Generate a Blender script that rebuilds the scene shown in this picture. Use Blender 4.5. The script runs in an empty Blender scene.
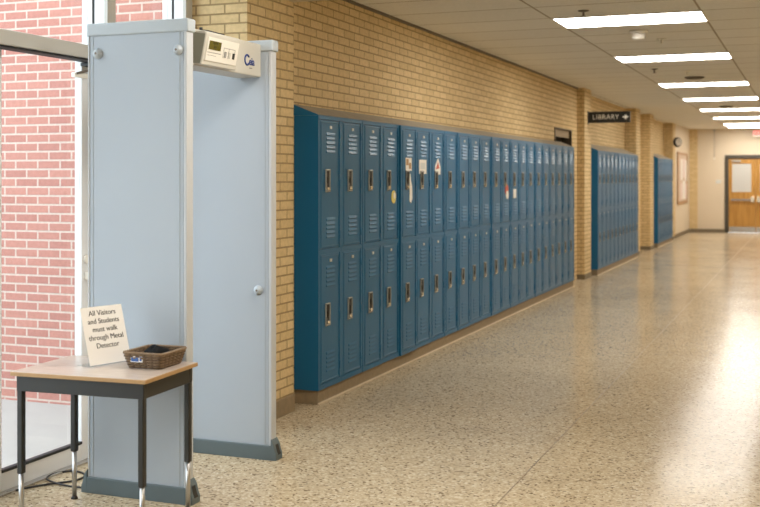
import bpy, math, random
from mathutils import Matrix, Vector
random.seed(7)
R = math.radians
SC = bpy.context.scene
COL = SC.collection

# ------------------------------------------------------------------ camera
THETA = math.atan(430.0 / 1100.0)
cam_d = bpy.data.cameras.new('camera')
cam = bpy.data.objects.new('camera', cam_d)
COL.objects.link(cam)
cam.location = (0, 0, 1.53)
cam.rotation_euler = (math.pi / 2, 0, THETA)
cam_d.sensor_width = 36.0
cam_d.lens = 1100.0 / 760.0 * 36.0
cam_d.shift_y = (177.4 - 253.5) / 760.0
cam_d.clip_start = 0.05
cam_d.clip_end = 300
cam_d.dof.use_dof = True
cam_d.dof.focus_distance = 6.0
cam_d.dof.aperture_fstop = 3.2
SC.camera = cam

# ------------------------------------------------------------------ world, exposure
SKY = 3.3
world = bpy.data.worlds.new('world')
SC.world = world
world.use_nodes = True
bg = world.node_tree.nodes['Background']
bg.inputs[0].default_value = (0.86, 0.94, 1.0, 1)
bg.inputs[1].default_value = SKY
SC.view_settings.view_transform = 'Standard'
SC.view_settings.look = 'None'
SC.view_settings.gamma = 1.0
SC.view_settings.use_curve_mapping = False
SC.view_settings.exposure = 0.54
SC.cycles.sample_clamp_indirect = 6.0
LAMP = 16.5                      # emission of the fluorescent diffusers
LAMP_COL = (1.0, 0.945, 0.865)

# ------------------------------------------------------------------ materials
MATS = {}


def mat(name, col=(.5, .5, .5), rough=.5, metal=0.0, spec=.5, coat=0.0, coat_rough=.1,
        noise=0.0, nscale=8.0, bump=0.0, bscale=60.0):
    m = bpy.data.materials.new(name)
    m.use_nodes = True
    nt = m.node_tree
    b = nt.nodes['Principled BSDF']
    b.inputs['Base Color'].default_value = (*col, 1)
    b.inputs['Roughness'].default_value = rough
    b.inputs['Metallic'].default_value = metal
    b.inputs['Specular IOR Level'].default_value = spec
    b.inputs['Coat Weight'].default_value = coat
    b.inputs['Coat Roughness'].default_value = coat_rough
    geo = nt.nodes.new('ShaderNodeTexCoord')
    if noise:
        n = nt.nodes.new('ShaderNodeTexNoise')
        n.inputs['Scale'].default_value = nscale
        n.inputs['Detail'].default_value = 4
        nt.links.new(geo.outputs['Object'], n.inputs['Vector'])
        mx = nt.nodes.new('ShaderNodeMix')
        mx.data_type = 'RGBA'
        mx.inputs[6].default_value = (*[c * (1 - noise) for c in col], 1)
        mx.inputs[7].default_value = (*[min(1, c * (1 + noise)) for c in col], 1)
        nt.links.new(n.outputs['Fac'], mx.inputs[0])
        nt.links.new(mx.outputs[2], b.inputs['Base Color'])
    if bump:
        n2 = nt.nodes.new('ShaderNodeTexNoise')
        n2.inputs['Scale'].default_value = bscale
        n2.inputs['Detail'].default_value = 3
        nt.links.new(geo.outputs['Object'], n2.inputs['Vector'])
        bp = nt.nodes.new('ShaderNodeBump')
        bp.inputs['Strength'].default_value = bump
        bp.inputs['Distance'].default_value = 0.01
        nt.links.new(n2.outputs['Fac'], bp.inputs['Height'])
        nt.links.new(bp.outputs['Normal'], b.inputs['Normal'])
    MATS[name] = m
    return m


def brick_mat(name, c1, c2, mortar, bw, rh, ms, rough=.75, zoff=0.0, spec=.3):
    m = mat(name, c1, rough, spec=spec)
    nt = m.node_tree
    L = nt.links.new
    b = nt.nodes['Principled BSDF']
    g = nt.nodes.new('ShaderNodeNewGeometry')
    sp = nt.nodes.new('ShaderNodeSeparateXYZ')
    sn = nt.nodes.new('ShaderNodeSeparateXYZ')
    L(g.outputs['Position'], sp.inputs[0])
    L(g.outputs['True Normal'], sn.inputs[0])
    ab = nt.nodes.new('ShaderNodeMath'); ab.operation = 'ABSOLUTE'
    L(sn.outputs['Y'], ab.inputs[0])
    gt = nt.nodes.new('ShaderNodeMath'); gt.operation = 'GREATER_THAN'; gt.inputs[1].default_value = .5
    L(ab.outputs[0], gt.inputs[0])
    mx = nt.nodes.new('ShaderNodeMix'); mx.data_type = 'FLOAT'
    L(gt.outputs[0], mx.inputs[0]); L(sp.outputs['Y'], mx.inputs[2]); L(sp.outputs['X'], mx.inputs[3])
    za = nt.nodes.new('ShaderNodeMath'); za.operation = 'ADD'; za.inputs[1].default_value = zoff
    L(sp.outputs['Z'], za.inputs[0])
    cb = nt.nodes.new('ShaderNodeCombineXYZ')
    L(mx.outputs[0], cb.inputs['X']); L(za.outputs[0], cb.inputs['Y'])
    br = nt.nodes.new('ShaderNodeTexBrick')
    br.offset = .5; br.offset_frequency = 2; br.squash = 1
    br.inputs['Color1'].default_value = (*c1, 1)
    br.inputs['Color2'].default_value = (*c2, 1)
    br.inputs['Mortar'].default_value = (*mortar, 1)
    br.inputs['Scale'].default_value = 1
    br.inputs['Mortar Size'].default_value = ms
    br.inputs['Mortar Smooth'].default_value = .25
    br.inputs['Bias'].default_value = 0
    br.inputs['Brick Width'].default_value = bw
    br.inputs['Row Height'].default_value = rh
    L(cb.outputs[0], br.inputs['Vector'])
    n = nt.nodes.new('ShaderNodeTexNoise'); n.inputs['Scale'].default_value = 35; n.inputs['Detail'].default_value = 5
    L(g.outputs['Position'], n.inputs['Vector'])
    rp = nt.nodes.new('ShaderNodeMapRange')
    rp.inputs['To Min'].default_value = .78; rp.inputs['To Max'].default_value = 1.2
    L(n.outputs['Fac'], rp.inputs['Value'])
    mu = nt.nodes.new('ShaderNodeMix'); mu.data_type = 'RGBA'; mu.blend_type = 'MULTIPLY'
    mu.inputs[0].default_value = 1
    L(br.outputs['Color'], mu.inputs[6]); L(rp.outputs[0], mu.inputs[7])
    L(mu.outputs[2], b.inputs['Base Color'])
    bp = nt.nodes.new('ShaderNodeBump'); bp.invert = True
    bp.inputs['Strength'].default_value = .7; bp.inputs['Distance'].default_value = .006
    L(br.outputs['Fac'], bp.inputs['Height'])
    L(bp.outputs['Normal'], b.inputs['Normal'])
    return m


brick_mat('tan_brick', (.73, .565, .315), (.64, .48, .25), (.38, .27, .135), .2, .060, .006)
brick_mat('red_brick', (.42, .19, .15), (.36, .155, .125), (.50, .39, .335), .187, .061, .0075)
mat('cream_paint', (.62, .53, .40), .55, noise=.03, nscale=2)
mat('white_frame', (.78, .79, .80), .4)
mat('grey_frame', (.52, .51, .475), .45)
mat('dark_rubber', (.02, .022, .025), .6)
mat('locker_blue', (.012, .130, .275), .34, spec=.36, noise=.08, nscale=3, bump=.05, bscale=25)
mat('locker_dust_reflection', (.34, .31, .25), .7, noise=.2, nscale=14)  # grey-tan of dust, with ceiling and brick reflection mixed into the colour
mat('locker_gap', (.006, .03, .05), .6)
mat('plinth', (.27, .205, .125), .6, noise=.25, nscale=25)
mat('pale_strip', (.62, .52, .38), .6)
mat('base_cove', (.17, .135, .085), .5, noise=.1)
mat('nickel', (.36, .36, .34), .4, metal=.3)
mat('bright_nickel', (.85, .80, .68), .25, metal=.7)
mat('recess_black', (.02, .018, .014), .6)
mat('plate', (.62, .64, .62), .4, metal=.3)
mat('detector_grey', (.39, .44, .50), .42, noise=.02, nscale=4)
mat('detector_trim', (.50, .525, .55), .42)
mat('detector_cap', (.44, .49, .53), .45)
mat('detector_base', (.105, .14, .155), .5)
mat('bar_beige', (.54, .52, .46), .4)
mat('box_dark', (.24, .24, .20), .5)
mat('faceplate', (.74, .71, .64), .35)
mat('lcd', (.10, .085, .012), .2)
mat('lcd_ink', (.035, .03, .004), .4)
mat('logo_blue', (.02, .05, .22), .4)
mat('ink_grey', (.28, .27, .25), .6)
mat('steel', (.62, .62, .62), .25, metal=1.0)
mat('chrome', (.5, .5, .5), .33, metal=1.0)
mat('desk_frame', (.018, .018, .016), .42, noise=.1)
mat('desk_edge', (.42, .255, .11), .45, noise=.12, nscale=30)
mat('paper', (.88, .86, .83), .6)
mat('ink', (.05, .05, .05), .6)
mat('wicker', (.115, .07, .036), .6, noise=.45, nscale=70)
mat('wicker_light', (.21, .14, .08), .6, noise=.3, nscale=70)
mat('black_cloth', (.006, .006, .007), .7, spec=.15)
mat('label_blue', (.04, .12, .38), .4)
mat('black_cable', (.02, .02, .022), .5)
mat('light_frame', (.72, .70, .66), .4)
mat('white_plastic', (.80, .77, .70), .4)
mat('grey_plastic', (.16, .13, .10), .5)
mat('sign_black', (.012, .014, .014), .4)
mat('sign_letter', (.80, .78, .72), .5)
mat('vent_frame', (.085, .06, .03), .55)
mat('vent_panel', (.30, .22, .12), .55)
mat('door_frame', (.055, .048, .035), .45)
mat('pane_white', (.50, .50, .48), .25)
mat('board_wood', (.36, .20, .085), .5)
mat('board_cork', (.50, .38, .28), .8, noise=.1, nscale=50)
mat('poster_pink', (.62, .50, .46), .6)
mat('poster_white', (.66, .63, .58), .6)
mat('sticker_white', (.80, .77, .70), .5)
mat('sticker_yellow', (.72, .60, .16), .5)
mat('sticker_brown', (.42, .25, .10), .5)
mat('sticker_red', (.55, .10, .06), .5)
mat('clock_rim', (.02, .02, .02), .4)
mat('divider', (.26, .20, .13), .4)


def wood_mat():
    m = mat('door_wood', (.45, .23, .05), .4)
    nt = m.node_tree; L = nt.links.new
    b = nt.nodes['Principled BSDF']
    tc = nt.nodes.new('ShaderNodeTexCoord')
    mp = nt.nodes.new('ShaderNodeMapping'); mp.inputs['Scale'].default_value = (9, 9, .7)
    n = nt.nodes.new('ShaderNodeTexNoise'); n.inputs['Scale'].default_value = 3; n.inputs['Detail'].default_value = 6
    rp = nt.nodes.new('ShaderNodeValToRGB')
    rp.color_ramp.elements[0].position = .3; rp.color_ramp.elements[0].color = (.33, .155, .025, 1)
    rp.color_ramp.elements[1].position = .7; rp.color_ramp.elements[1].color = (.50, .27, .065, 1)
    L(tc.outputs['Object'], mp.inputs[0]); L(mp.outputs[0], n.inputs['Vector'])
    L(n.outputs['Fac'], rp.inputs[0]); L(rp.outputs[0], b.inputs['Base Color'])


wood_mat()


def desk_top_mat():
    m = mat('desk_laminate', (.5, .42, .36), .3, coat=.2)
    nt = m.node_tree; L = nt.links.new
    b = nt.nodes['Principled BSDF']
    tc = nt.nodes.new('ShaderNodeTexCoord')
    mp = nt.nodes.new('ShaderNodeMapping'); mp.inputs['Scale'].default_value = (2, 22, 2)
    n = nt.nodes.new('ShaderNodeTexNoise'); n.inputs['Scale'].default_value = 3; n.inputs['Detail'].default_value = 6
    rp = nt.nodes.new('ShaderNodeValToRGB')
    rp.color_ramp.elements[0].position = .3; rp.color_ramp.elements[0].color = (.44, .35, .29, 1)
    rp.color_ramp.elements[1].position = .7; rp.color_ramp.elements[1].color = (.56, .47, .40, 1)
    L(tc.outputs['Object'], mp.inputs[0]); L(mp.outputs[0], n.inputs['Vector'])
    L(n.outputs['Fac'], rp.inputs[0]); L(rp.outputs[0], b.inputs['Base Color'])


desk_top_mat()


def terrazzo_mat():
    m = mat('terrazzo', (.5, .4, .3), .16, spec=.06)
    nt = m.node_tree; L = nt.links.new
    b = nt.nodes['Principled BSDF']
    g = nt.nodes.new('ShaderNodeNewGeometry')
    v = nt.nodes.new('ShaderNodeTexVoronoi'); v.inputs['Scale'].default_value = 85
    L(g.outputs['Position'], v.inputs['Vector'])
    bw = nt.nodes.new('ShaderNodeSeparateColor'); L(v.outputs['Color'], bw.inputs[0])
    rp = nt.nodes.new('ShaderNodeValToRGB'); rp.color_ramp.interpolation = 'CONSTANT'
    e = rp.color_ramp.elements
    e[0].position = 0; e[0].color = (.17, .12, .07, 1)
    e[1].position = .06; e[1].color = (.36, .28, .18, 1)
    for p, c in ((.24, (.47, .38, .255, 1)), (.62, (.52, .425, .29, 1)), (.86, (.60, .515, .375, 1))):
        x = e.new(p); x.color = c
    L(bw.outputs[0], rp.inputs[0])
    # fine matrix between the chips
    n = nt.nodes.new('ShaderNodeTexNoise'); n.inputs['Scale'].default_value = 1.3; n.inputs['Detail'].default_value = 5
    L(g.outputs['Position'], n.inputs['Vector'])
    mr = nt.nodes.new('ShaderNodeMapRange'); mr.inputs['To Min'].default_value = .84; mr.inputs['To Max'].default_value = 1.1
    L(n.outputs['Fac'], mr.inputs['Value'])
    mu = nt.nodes.new('ShaderNodeMix'); mu.data_type = 'RGBA'; mu.blend_type = 'MULTIPLY'; mu.inputs[0].default_value = 1
    L(rp.outputs[0], mu.inputs[6]); L(mr.outputs[0], mu.inputs[7])
    L(mu.outputs[2], b.inputs['Base Color'])
    r2 = nt.nodes.new('ShaderNodeMapRange'); r2.inputs['To Min'].default_value = .12; r2.inputs['To Max'].default_value = .22
    L(n.outputs['Fac'], r2.inputs['Value']); L(r2.outputs[0], b.inputs['Roughness'])
    n3 = nt.nodes.new('ShaderNodeTexNoise'); n3.inputs['Scale'].default_value = 2.2
    L(g.outputs['Position'], n3.inputs['Vector'])
    bp = nt.nodes.new('ShaderNodeBump'); bp.inputs['Strength'].default_value = .1; bp.inputs['Distance'].default_value = .02
    L(n3.outputs['Fac'], bp.inputs['Height']); L(bp.outputs['Normal'], b.inputs['Normal'])


terrazzo_mat()


def ceiling_mat():
    m = mat('ceiling_tile', (.6, .57, .5), .85, spec=.2)
    nt = m.node_tree; L = nt.links.new
    b = nt.nodes['Principled BSDF']
    g = nt.nodes.new('ShaderNodeNewGeometry')
    mp = nt.nodes.new('ShaderNodeMapping'); mp.inputs['Location'].default_value = (2.045 + 12.25, -9.183 + 63.4, 0)
    L(g.outputs['Position'], mp.inputs[0])
    br = nt.nodes.new('ShaderNodeTexBrick'); br.offset = 0; br.squash = 1
    br.inputs['Scale'].default_value = 1
    br.inputs['Color1'].default_value = (.82, .81, .78, 1)
    br.inputs['Color2'].default_value = (.79, .78, .75, 1)
    br.inputs['Mortar'].default_value = (.40, .35, .28, 1)
    br.inputs['Mortar Size'].default_value = .011
    br.inputs['Mortar Smooth'].default_value = .3
    br.inputs['Brick Width'].default_value = 1.225
    br.inputs['Row Height'].default_value = .634
    L(mp.outputs[0], br.inputs['Vector'])
    n = nt.nodes.new('ShaderNodeTexNoise'); n.inputs['Scale'].default_value = 60; n.inputs['Detail'].default_value = 5
    L(g.outputs['Position'], n.inputs['Vector'])
    mr = nt.nodes.new('ShaderNodeMapRange'); mr.inputs['To Min'].default_value = .85; mr.inputs['To Max'].default_value = 1.1
    L(n.outputs['Fac'], mr.inputs['Value'])
    mu = nt.nodes.new('ShaderNodeMix'); mu.data_type = 'RGBA'; mu.blend_type = 'MULTIPLY'; mu.inputs[0].default_value = 1
    L(br.outputs['Color'], mu.inputs[6]); L(mr.outputs[0], mu.inputs[7])
    L(mu.outputs[2], b.inputs['Base Color'])


ceiling_mat()
mat('pavement', (.37, .355, .34), .8, noise=.06, nscale=5)


def emit_mat(name, col, s):
    m = bpy.data.materials.new(name); m.use_nodes = True
    nt = m.node_tree
    nt.nodes.remove(nt.nodes['Principled BSDF'])
    e = nt.nodes.new('ShaderNodeEmission')
    e.inputs[0].default_value = (*col, 1); e.inputs[1].default_value = s
    nt.links.new(e.outputs[0], nt.nodes['Material Output'].inputs[0])
    MATS[name] = m


emit_mat('diffuser', LAMP_COL, LAMP)
emit_mat('exit_glow', (1.0, .20, .16), 1.1)


def glass_mat(name, tint=(1, 1, 1)):
    m = bpy.data.materials.new(name); m.use_nodes = True
    nt = m.node_tree
    nt.nodes.remove(nt.nodes['Principled BSDF'])
    t = nt.nodes.new('ShaderNodeBsdfTransparent'); t.inputs[0].default_value = (*tint, 1)
    gl = nt.nodes.new('ShaderNodeBsdfGlossy'); gl.inputs['Roughness'].default_value = .02
    f = nt.nodes.new('ShaderNodeFresnel'); f.inputs[0].default_value = 1.45
    mx = nt.nodes.new('ShaderNodeMixShader')
    g = nt.nodes.new('ShaderNodeNewGeometry')
    iv = nt.nodes.new('ShaderNodeMath'); iv.operation = 'SUBTRACT'; iv.inputs[0].default_value = 1
    mu = nt.nodes.new('ShaderNodeMath'); mu.operation = 'MULTIPLY'
    nt.links.new(g.outputs['Backfacing'], iv.inputs[1])      # reflect once per pane, at its entry face
    nt.links.new(f.outputs[0], mu.inputs[0]); nt.links.new(iv.outputs[0], mu.inputs[1])
    nt.links.new(mu.outputs[0], mx.inputs[0]); nt.links.new(t.outputs[0], mx.inputs[1]); nt.links.new(gl.outputs[0], mx.inputs[2])
    nt.links.new(mx.outputs[0], nt.nodes['Material Output'].inputs[0])
    MATS[name] = m


glass_mat('glass', (.95, .97, .97))
glass_mat('acrylic', (.97, .98, .98))


# ------------------------------------------------------------------ mesh helpers
class MB:
    def __init__(s):
        s.v = []; s.f = []; s.mi = []; s.ms = []; s.sm = []

    def _m(s, m):
        if m not in s.ms: s.ms.append(m)
        return s.ms.index(m)

    def add(s, vs, fs, m, smooth=False):
        k = len(s.v); s.v += [tuple(v) for v in vs]; i = s._m(m)
        for f in fs:
            s.f.append(tuple(k + a for a in f)); s.mi.append(i); s.sm.append(smooth)
        return s

    def box(s, x0, x1, y0, y1, z0, z1, m):
        v = [(x, y, z) for z in (z0, z1) for y in (y0, y1) for x in (x0, x1)]
        return s.add(v, [(0, 2, 3, 1), (4, 5, 7, 6), (0, 1, 5, 4), (2, 6, 7, 3), (0, 4, 6, 2), (1, 3, 7, 5)], m)

    def prism(s, pts, a0, a1, axis, m, smooth=False):
        """pts: 2D polygon in the two other axes (cyclic order x,y,z), extruded along axis"""
        n = len(pts); v = []
        for a in (a0, a1):
            for p, q in pts:
                v.append({'x': (a, p, q), 'y': (p, a, q), 'z': (p, q, a)}[axis])
        fs = [tuple(range(n))[::-1], tuple(range(n, 2 * n))]
        k = len(s.v)
        s.add(v, fs, m)
        return s.add(v, [(i, (i + 1) % n, n + (i + 1) % n, n + i) for i in range(n)], m, smooth)

    def cyl(s, p0, p1, r0, m, r1=None, n=16, smooth=True):
        r1 = r0 if r1 is None else r1
        p0 = Vector(p0); p1 = Vector(p1); d = (p1 - p0).normalized()
        a = d.orthogonal().normalized(); b = d.cross(a)
        v = []
        for p, r in ((p0, r0), (p1, r1)):
            for i in range(n):
                t = 2 * math.pi * i / n
                v.append(p + (a * math.cos(t) + b * math.sin(t)) * r)
        s.add(v, [(i, (i + 1) % n, n + (i + 1) % n, n + i) for i in range(n)], m, smooth)
        return s.add(v, [tuple(range(n))[::-1], tuple(range(n, 2 * n))], m)

    def tube(s, pts, r, m, n=8, closed=False, smooth=True):
        pts = [Vector(p) for p in pts]; N = len(pts); v = []; up = Vector((0, 0, 1))
        for i, p in enumerate(pts):
            if closed: d = pts[(i + 1) % N] - pts[i - 1]
            else: d = pts[min(i + 1, N - 1)] - pts[max(i - 1, 0)]
            d.normalize()
            a = d.cross(up)
            if a.length < 1e-3: a = d.cross(Vector((1, 0, 0)))
            a.normalize(); b = a.cross(d)
            for k in range(n):
                t = 2 * math.pi * k / n
                v.append(p + (a * math.cos(t) + b * math.sin(t)) * r)
        fs = []
        for i in range(N if closed else N - 1):
            j = (i + 1) % N
            for k in range(n):
                fs.append((i * n + k, i * n + (k + 1) % n, j * n + (k + 1) % n, j * n + k))
        s.add(v, fs, m, smooth)
        if not closed: s.add(v, [tuple(range(n)), tuple(range((N - 1) * n, N * n))[::-1]], m)
        return s

    def lathe(s, prof, c, m, n=24, axis='z'):
        """prof: list of (r, h) revolved about axis through c"""
        v = []
        for r, h in prof:
            for i in range(n):
                t = 2 * math.pi * i / n; a = r * math.cos(t); b = r * math.sin(t)
                v.append({'z': (c[0] + a, c[1] + b, c[2] + h), 'x': (c[0] + h, c[1] + a, c[2] + b),
                          'y': (c[0] + a, c[1] + h, c[2] + b)}[axis])
        fs = []
        for j in range(len(prof) - 1):
            for i in range(n):
                fs.append((j * n + i, j * n + (i + 1) % n, (j + 1) * n + (i + 1) % n, (j + 1) * n + i))
        fs.append(tuple(range(n))[::-1]); k = (len(prof) - 1) * n
        fs.append(tuple(range(k, k + n)))
        return s.add(v, fs, m, True)

    def build(s, name, parent=None, bevel=0.0, seg=2, loc=None):
        me = bpy.data.meshes.new(name)
        me.from_pydata(s.v, [], s.f)
        for m in s.ms: me.materials.append(MATS[m])
        me.polygons.foreach_set('material_index', s.mi)
        me.polygons.foreach_set('use_smooth', s.sm)
        import bmesh
        bm = bmesh.new(); bm.from_mesh(me)
        bmesh.ops.remove_doubles(bm, verts=bm.verts, dist=1e-6)
        bmesh.ops.recalc_face_normals(bm, faces=bm.faces)
        bm.to_mesh(me); bm.free()
        o = bpy.data.objects.new(name, me); COL.objects.link(o)
        if parent: o.parent = parent
        if loc: o.location = loc
        if bevel:
            b = o.modifiers.new('bevel', 'BEVEL'); b.width = bevel; b.segments = seg
            b.limit_method = 'ANGLE'; b.angle_limit = R(40)
        return o


def tag(o, label, cat, group=None, kind=None):
    o['label'] = label; o['category'] = cat
    if group: o['group'] = group
    if kind: o['kind'] = kind
    return o


def empty(name, loc=(0, 0, 0), rz=0.0):
    o = bpy.data.objects.new(name, None); COL.objects.link(o)
    o.empty_display_size = .1
    o.location = loc; o.rotation_euler = (0, 0, rz)
    return o


def text(name, body, size, m, parent, mtx, spacing=1.0, line=1.0, bold=0.0, align='CENTER'):
    c = bpy.data.curves.new(name, 'FONT'); c.body = body; c.size = size
    c.align_x = align; c.align_y = 'CENTER'; c.extrude = .0006; c.space_character = spacing; c.space_line = line
    c.offset = bold
    o = bpy.data.objects.new(name, c); COL.objects.link(o)
    dg = bpy.context.evaluated_depsgraph_get()
    me = bpy.data.meshes.new_from_object(o.evaluated_get(dg))
    bpy.data.objects.remove(o)
    bpy.data.curves.remove(c)
    me.name = name
    me.materials.clear(); me.materials.append(MATS[m])
    o = bpy.data.objects.new(name, me); COL.objects.link(o)
    if parent: o.parent = parent
    o.matrix_local = mtx
    return o


def frame_mtx(origin, right, up):
    r = Vector(right).normalized(); u = Vector(up); u = (u - r * u.dot(r)).normalized(); n = r.cross(u)
    m = Matrix((r, u, n)).transposed().to_4x4(); m.translation = Vector(origin)
    return m


ORD = ['first', 'second', 'third', 'fourth', 'fifth', 'sixth', 'seventh', 'eighth', 'ninth', 'tenth', 'eleventh',
       'twelfth', 'thirteenth', 'fourteenth', 'fifteenth', 'sixteenth', 'seventeenth', 'eighteenth', 'nineteenth',
       'twentieth', 'twenty-first', 'twenty-second']

# ------------------------------------------------------------------ the setting
CZ = 2.875            # ceiling height
XW, XP, XR = -3.26, -3.147, 0.40   # locker wall, pier faces, right wall
XG = -3.66            # entrance glazing
YE, YB = 31.9, -5.0   # end wall, back wall

tag(MB().box(XG - .08, XR + .1, YB, YE + .1, -.12, 0, 'terrazzo').build('floor'),
    'polished beige speckled terrazzo floor of the school corridor', 'floor', kind='structure')
tag(MB().box(XG - .08, XR + .1, YB, YE + .1, CZ, CZ + .1, 'ceiling_tile').build('ceiling'),
    'suspended ceiling of off-white rectangular acoustic tiles', 'ceiling', kind='structure')
tag(MB().box(-1.370, -1.366, YB, YE, 0, .0012, 'divider').build('trim_1'),
    'thin brass divider strip running along the terrazzo floor', 'floor strip', kind='structure')

# left wall with the vent opening (Y 14.78-15.9, z 2.0-2.215)
VY0, VY1, VZ0, VZ1 = 14.9, 16.05, 1.98, 2.225
w = MB()
w.box(XW - .25, XW, 6.45, VY0, 0, CZ, 'tan_brick')
w.box(XW - .25, XW, VY1, 17.05, 0, CZ, 'tan_brick')
w.box(XW - .25, XW, VY0, VY1, 0, VZ0, 'tan_brick')
w.box(XW - .25, XW, VY0, VY1, VZ1, CZ, 'tan_brick')
w.box(XW - .25, XW - .16, VY0, VY1, VZ0, VZ1, 'vent_frame')
w.box(-3.62, -3.36, 17.05, 28.0, 0, CZ, 'tan_brick')
tag(w.build('wall_left'), 'tan brick corridor wall above and behind the lockers', 'wall', kind='structure')
tag(MB().box(XP - .3, XP, 28.42, YE, 0, CZ, 'cream_paint').build('wall_left.001'),
    'cream painted stretch of side wall with a notice board', 'wall', kind='structure')

# red/tan cross wall that closes the entrance bay
tag(MB().box(-9.5, XG - .04, 6.2, 6.5, -.2, 4.2, 'red_brick').build('wall_outside'),
    'sunlit red brick wall outside the entrance glass', 'wall', kind='structure')


def pier(name, x0, y0, y1, label, base_h=.075, bm='base_cove'):
    p = MB().box(x0, XP, y0, y1, 0, CZ, 'tan_brick').build(name)
    tag(p, label, 'brick pier', 'tan brick piers', 'structure')
    MB().box(x0 - .004, XP + .006, y0 - .006, y1 + .006, 0, base_h, bm).build('base', p, .004)
    return p


pier('pillar', XG - .04, 5.86, 6.50, 'tan brick pier behind the metal detector, before the long locker row', .115, 'plinth')
pier('pillar.001', XW - .05, 16.47, 17.0, 'tan brick pier that carries the LIBRARY sign')
pier('pillar.002', -3.5, 21.72, 22.26, 'tan brick pier at the far end of the middle locker bank')
pier('pillar.003', -3.5, 23.74, 24.3, 'tan brick pier just before the farthest locker bank')
pier('pillar.004', -3.5, 27.84, 28.42, 'tan brick pier between farthest lockers and cream wall')

tag(MB().box(XR, XR + .2, YB, YE, 0, CZ, 'tan_brick').build('wall_right'),
    'tan brick wall on the other side of the corridor', 'wall', kind='structure')
tag(MB().box(XG - .3, XR + .2, YB - .2, YB, 0, CZ, 'cream_paint').build('wall_back'),
    'cream wall closing the corridor behind the viewer', 'wall', kind='structure')
tag(MB().box(XG - .3, XG - .06, YB, 1.0, 0, CZ, 'tan_brick').build('wall_left.002'),
    'tan brick wall beside the entrance glazing', 'wall', kind='structure')
# end wall with opening for the double door
DX0, DX1, DZ = -2.15, -.63, 2.10
e = MB()
e.box(XP, DX0, YE, YE + .15, 0, CZ, 'cream_paint')
e.box(DX1, XR, YE, YE + .15, 0, CZ, 'cream_paint')
e.box(DX0, DX1, YE, YE + .15, DZ, CZ, 'cream_paint')
tag(e.build('wall_end'), 'cream painted wall across the far end of the corridor', 'wall', kind='structure')
tag(MB().box(XP, -2.925, YE - .04, YE, 0, CZ, 'tan_brick').build('pillar.005'),
    'narrow tan brick strip in the far left corner', 'brick pier', 'tan brick piers', 'structure')
tag(MB().box(XP, XP + .012, 28.43, YE - .04, 0, .095, 'base_cove').build('baseboard_left'),
    'dark baseboard under the notice board wall', 'baseboard', kind='structure')
tag(MB().box(XP + .013, DX0 - .05, YE - .053, YE - .041, 0, .095, 'base_cove').box(-2.924, DX0 - .05, YE - .04, YE, 0, .095, 'base_cove').build('baseboard_end'),
    'dark baseboard on the end wall beside the double door', 'baseboard', kind='structure')
tag(MB().box(XP - .02, XR, 6.36, 6.5, 2.675, CZ, 'cream_paint').build('trim_2'),
    'cream dropped beam crossing the ceiling above the near pier', 'beam', kind='structure')
tag(MB().box(XW, XW + .02, 6.5, 16.47, CZ - .02, CZ, 'grey_plastic').build('shade_strip'),  # dark strip painted in for the shade under the ceiling edge
    'dark strip standing for the shade along the top of the brick wall', 'trim', kind='structure')

# outside
tag(MB().box(-14, XG - .08, -4, 6.2, -.2, -.02, 'pavement').build('ground'),
    'pale concrete pavement outside the entrance', 'pavement', kind='structure')

# ------------------------------------------------------------------ entrance glazing
wn = empty('window_1', (0, 0, 0)); tag(wn, 'fixed entrance glazing with white frame beside and above the glass doors', 'window', kind='structure')


def mullion(y0, y1, z0, z1, nm='mullion'):
    m = MB()
    m.box(XG - .03, XG + .035, y0, y1, z0, z1, 'white_frame')
    m.box(XG + .035, XG + .052, y0 + .004, y1 - .004, z0, z1, 'dark_rubber')
    m.box(XG + .052, XG + .115, y0, y1, z0, z1, 'white_frame')
    m.box(XG + .115, XG + .135, y0, y1, z0, 2.2, 'white_frame')
    m.box(XG + .115, XG + .135, y0, y1, 2.2, z1, 'grey_frame')
    return m.build(nm, wn)


mullion(4.985, 5.06, 0, CZ)
mullion(5.785, 5.858, 0, CZ)
mullion(2.22, 2.3, 0, CZ)
mullion(1.0, 1.08, 0, CZ)
MB().box(XG - .03, XG + .12, 5.06, 5.785, 0, .12, 'white_frame').box(XG - .03, XG + .12, 1.08, 2.22, 0, .12, 'white_frame').build('sill_rail', wn, .004)
MB().box(XG - .03, XG + .12, 5.06, 5.785, CZ - .06, CZ, 'white_frame').box(XG - .03, XG + .12, 1.08, 4.985, CZ - .06, CZ, 'white_frame').build('head_rail', wn, .004)
MB().box(XG, XG + .006, 5.06, 5.785, .12, CZ - .06, 'glass').build('pane', wn)
MB().box(XG, XG + .006, 1.08, 2.22, .12, CZ - .06, 'glass').build('pane', wn)
MB().box(XG, XG + .006, 2.30, 4.985, 2.255, CZ - .06, 'glass').build('pane', wn)
# door header
hd = MB()
hd.box(XG + .03, XG + .14, 2.3, 4.985, 2.155, 2.225, 'grey_frame')
hd.box(XG + .035, XG + .12, 2.3, 4.985, 2.145, 2.155, 'dark_rubber')
hd.build('door_header', wn, .004)


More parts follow.
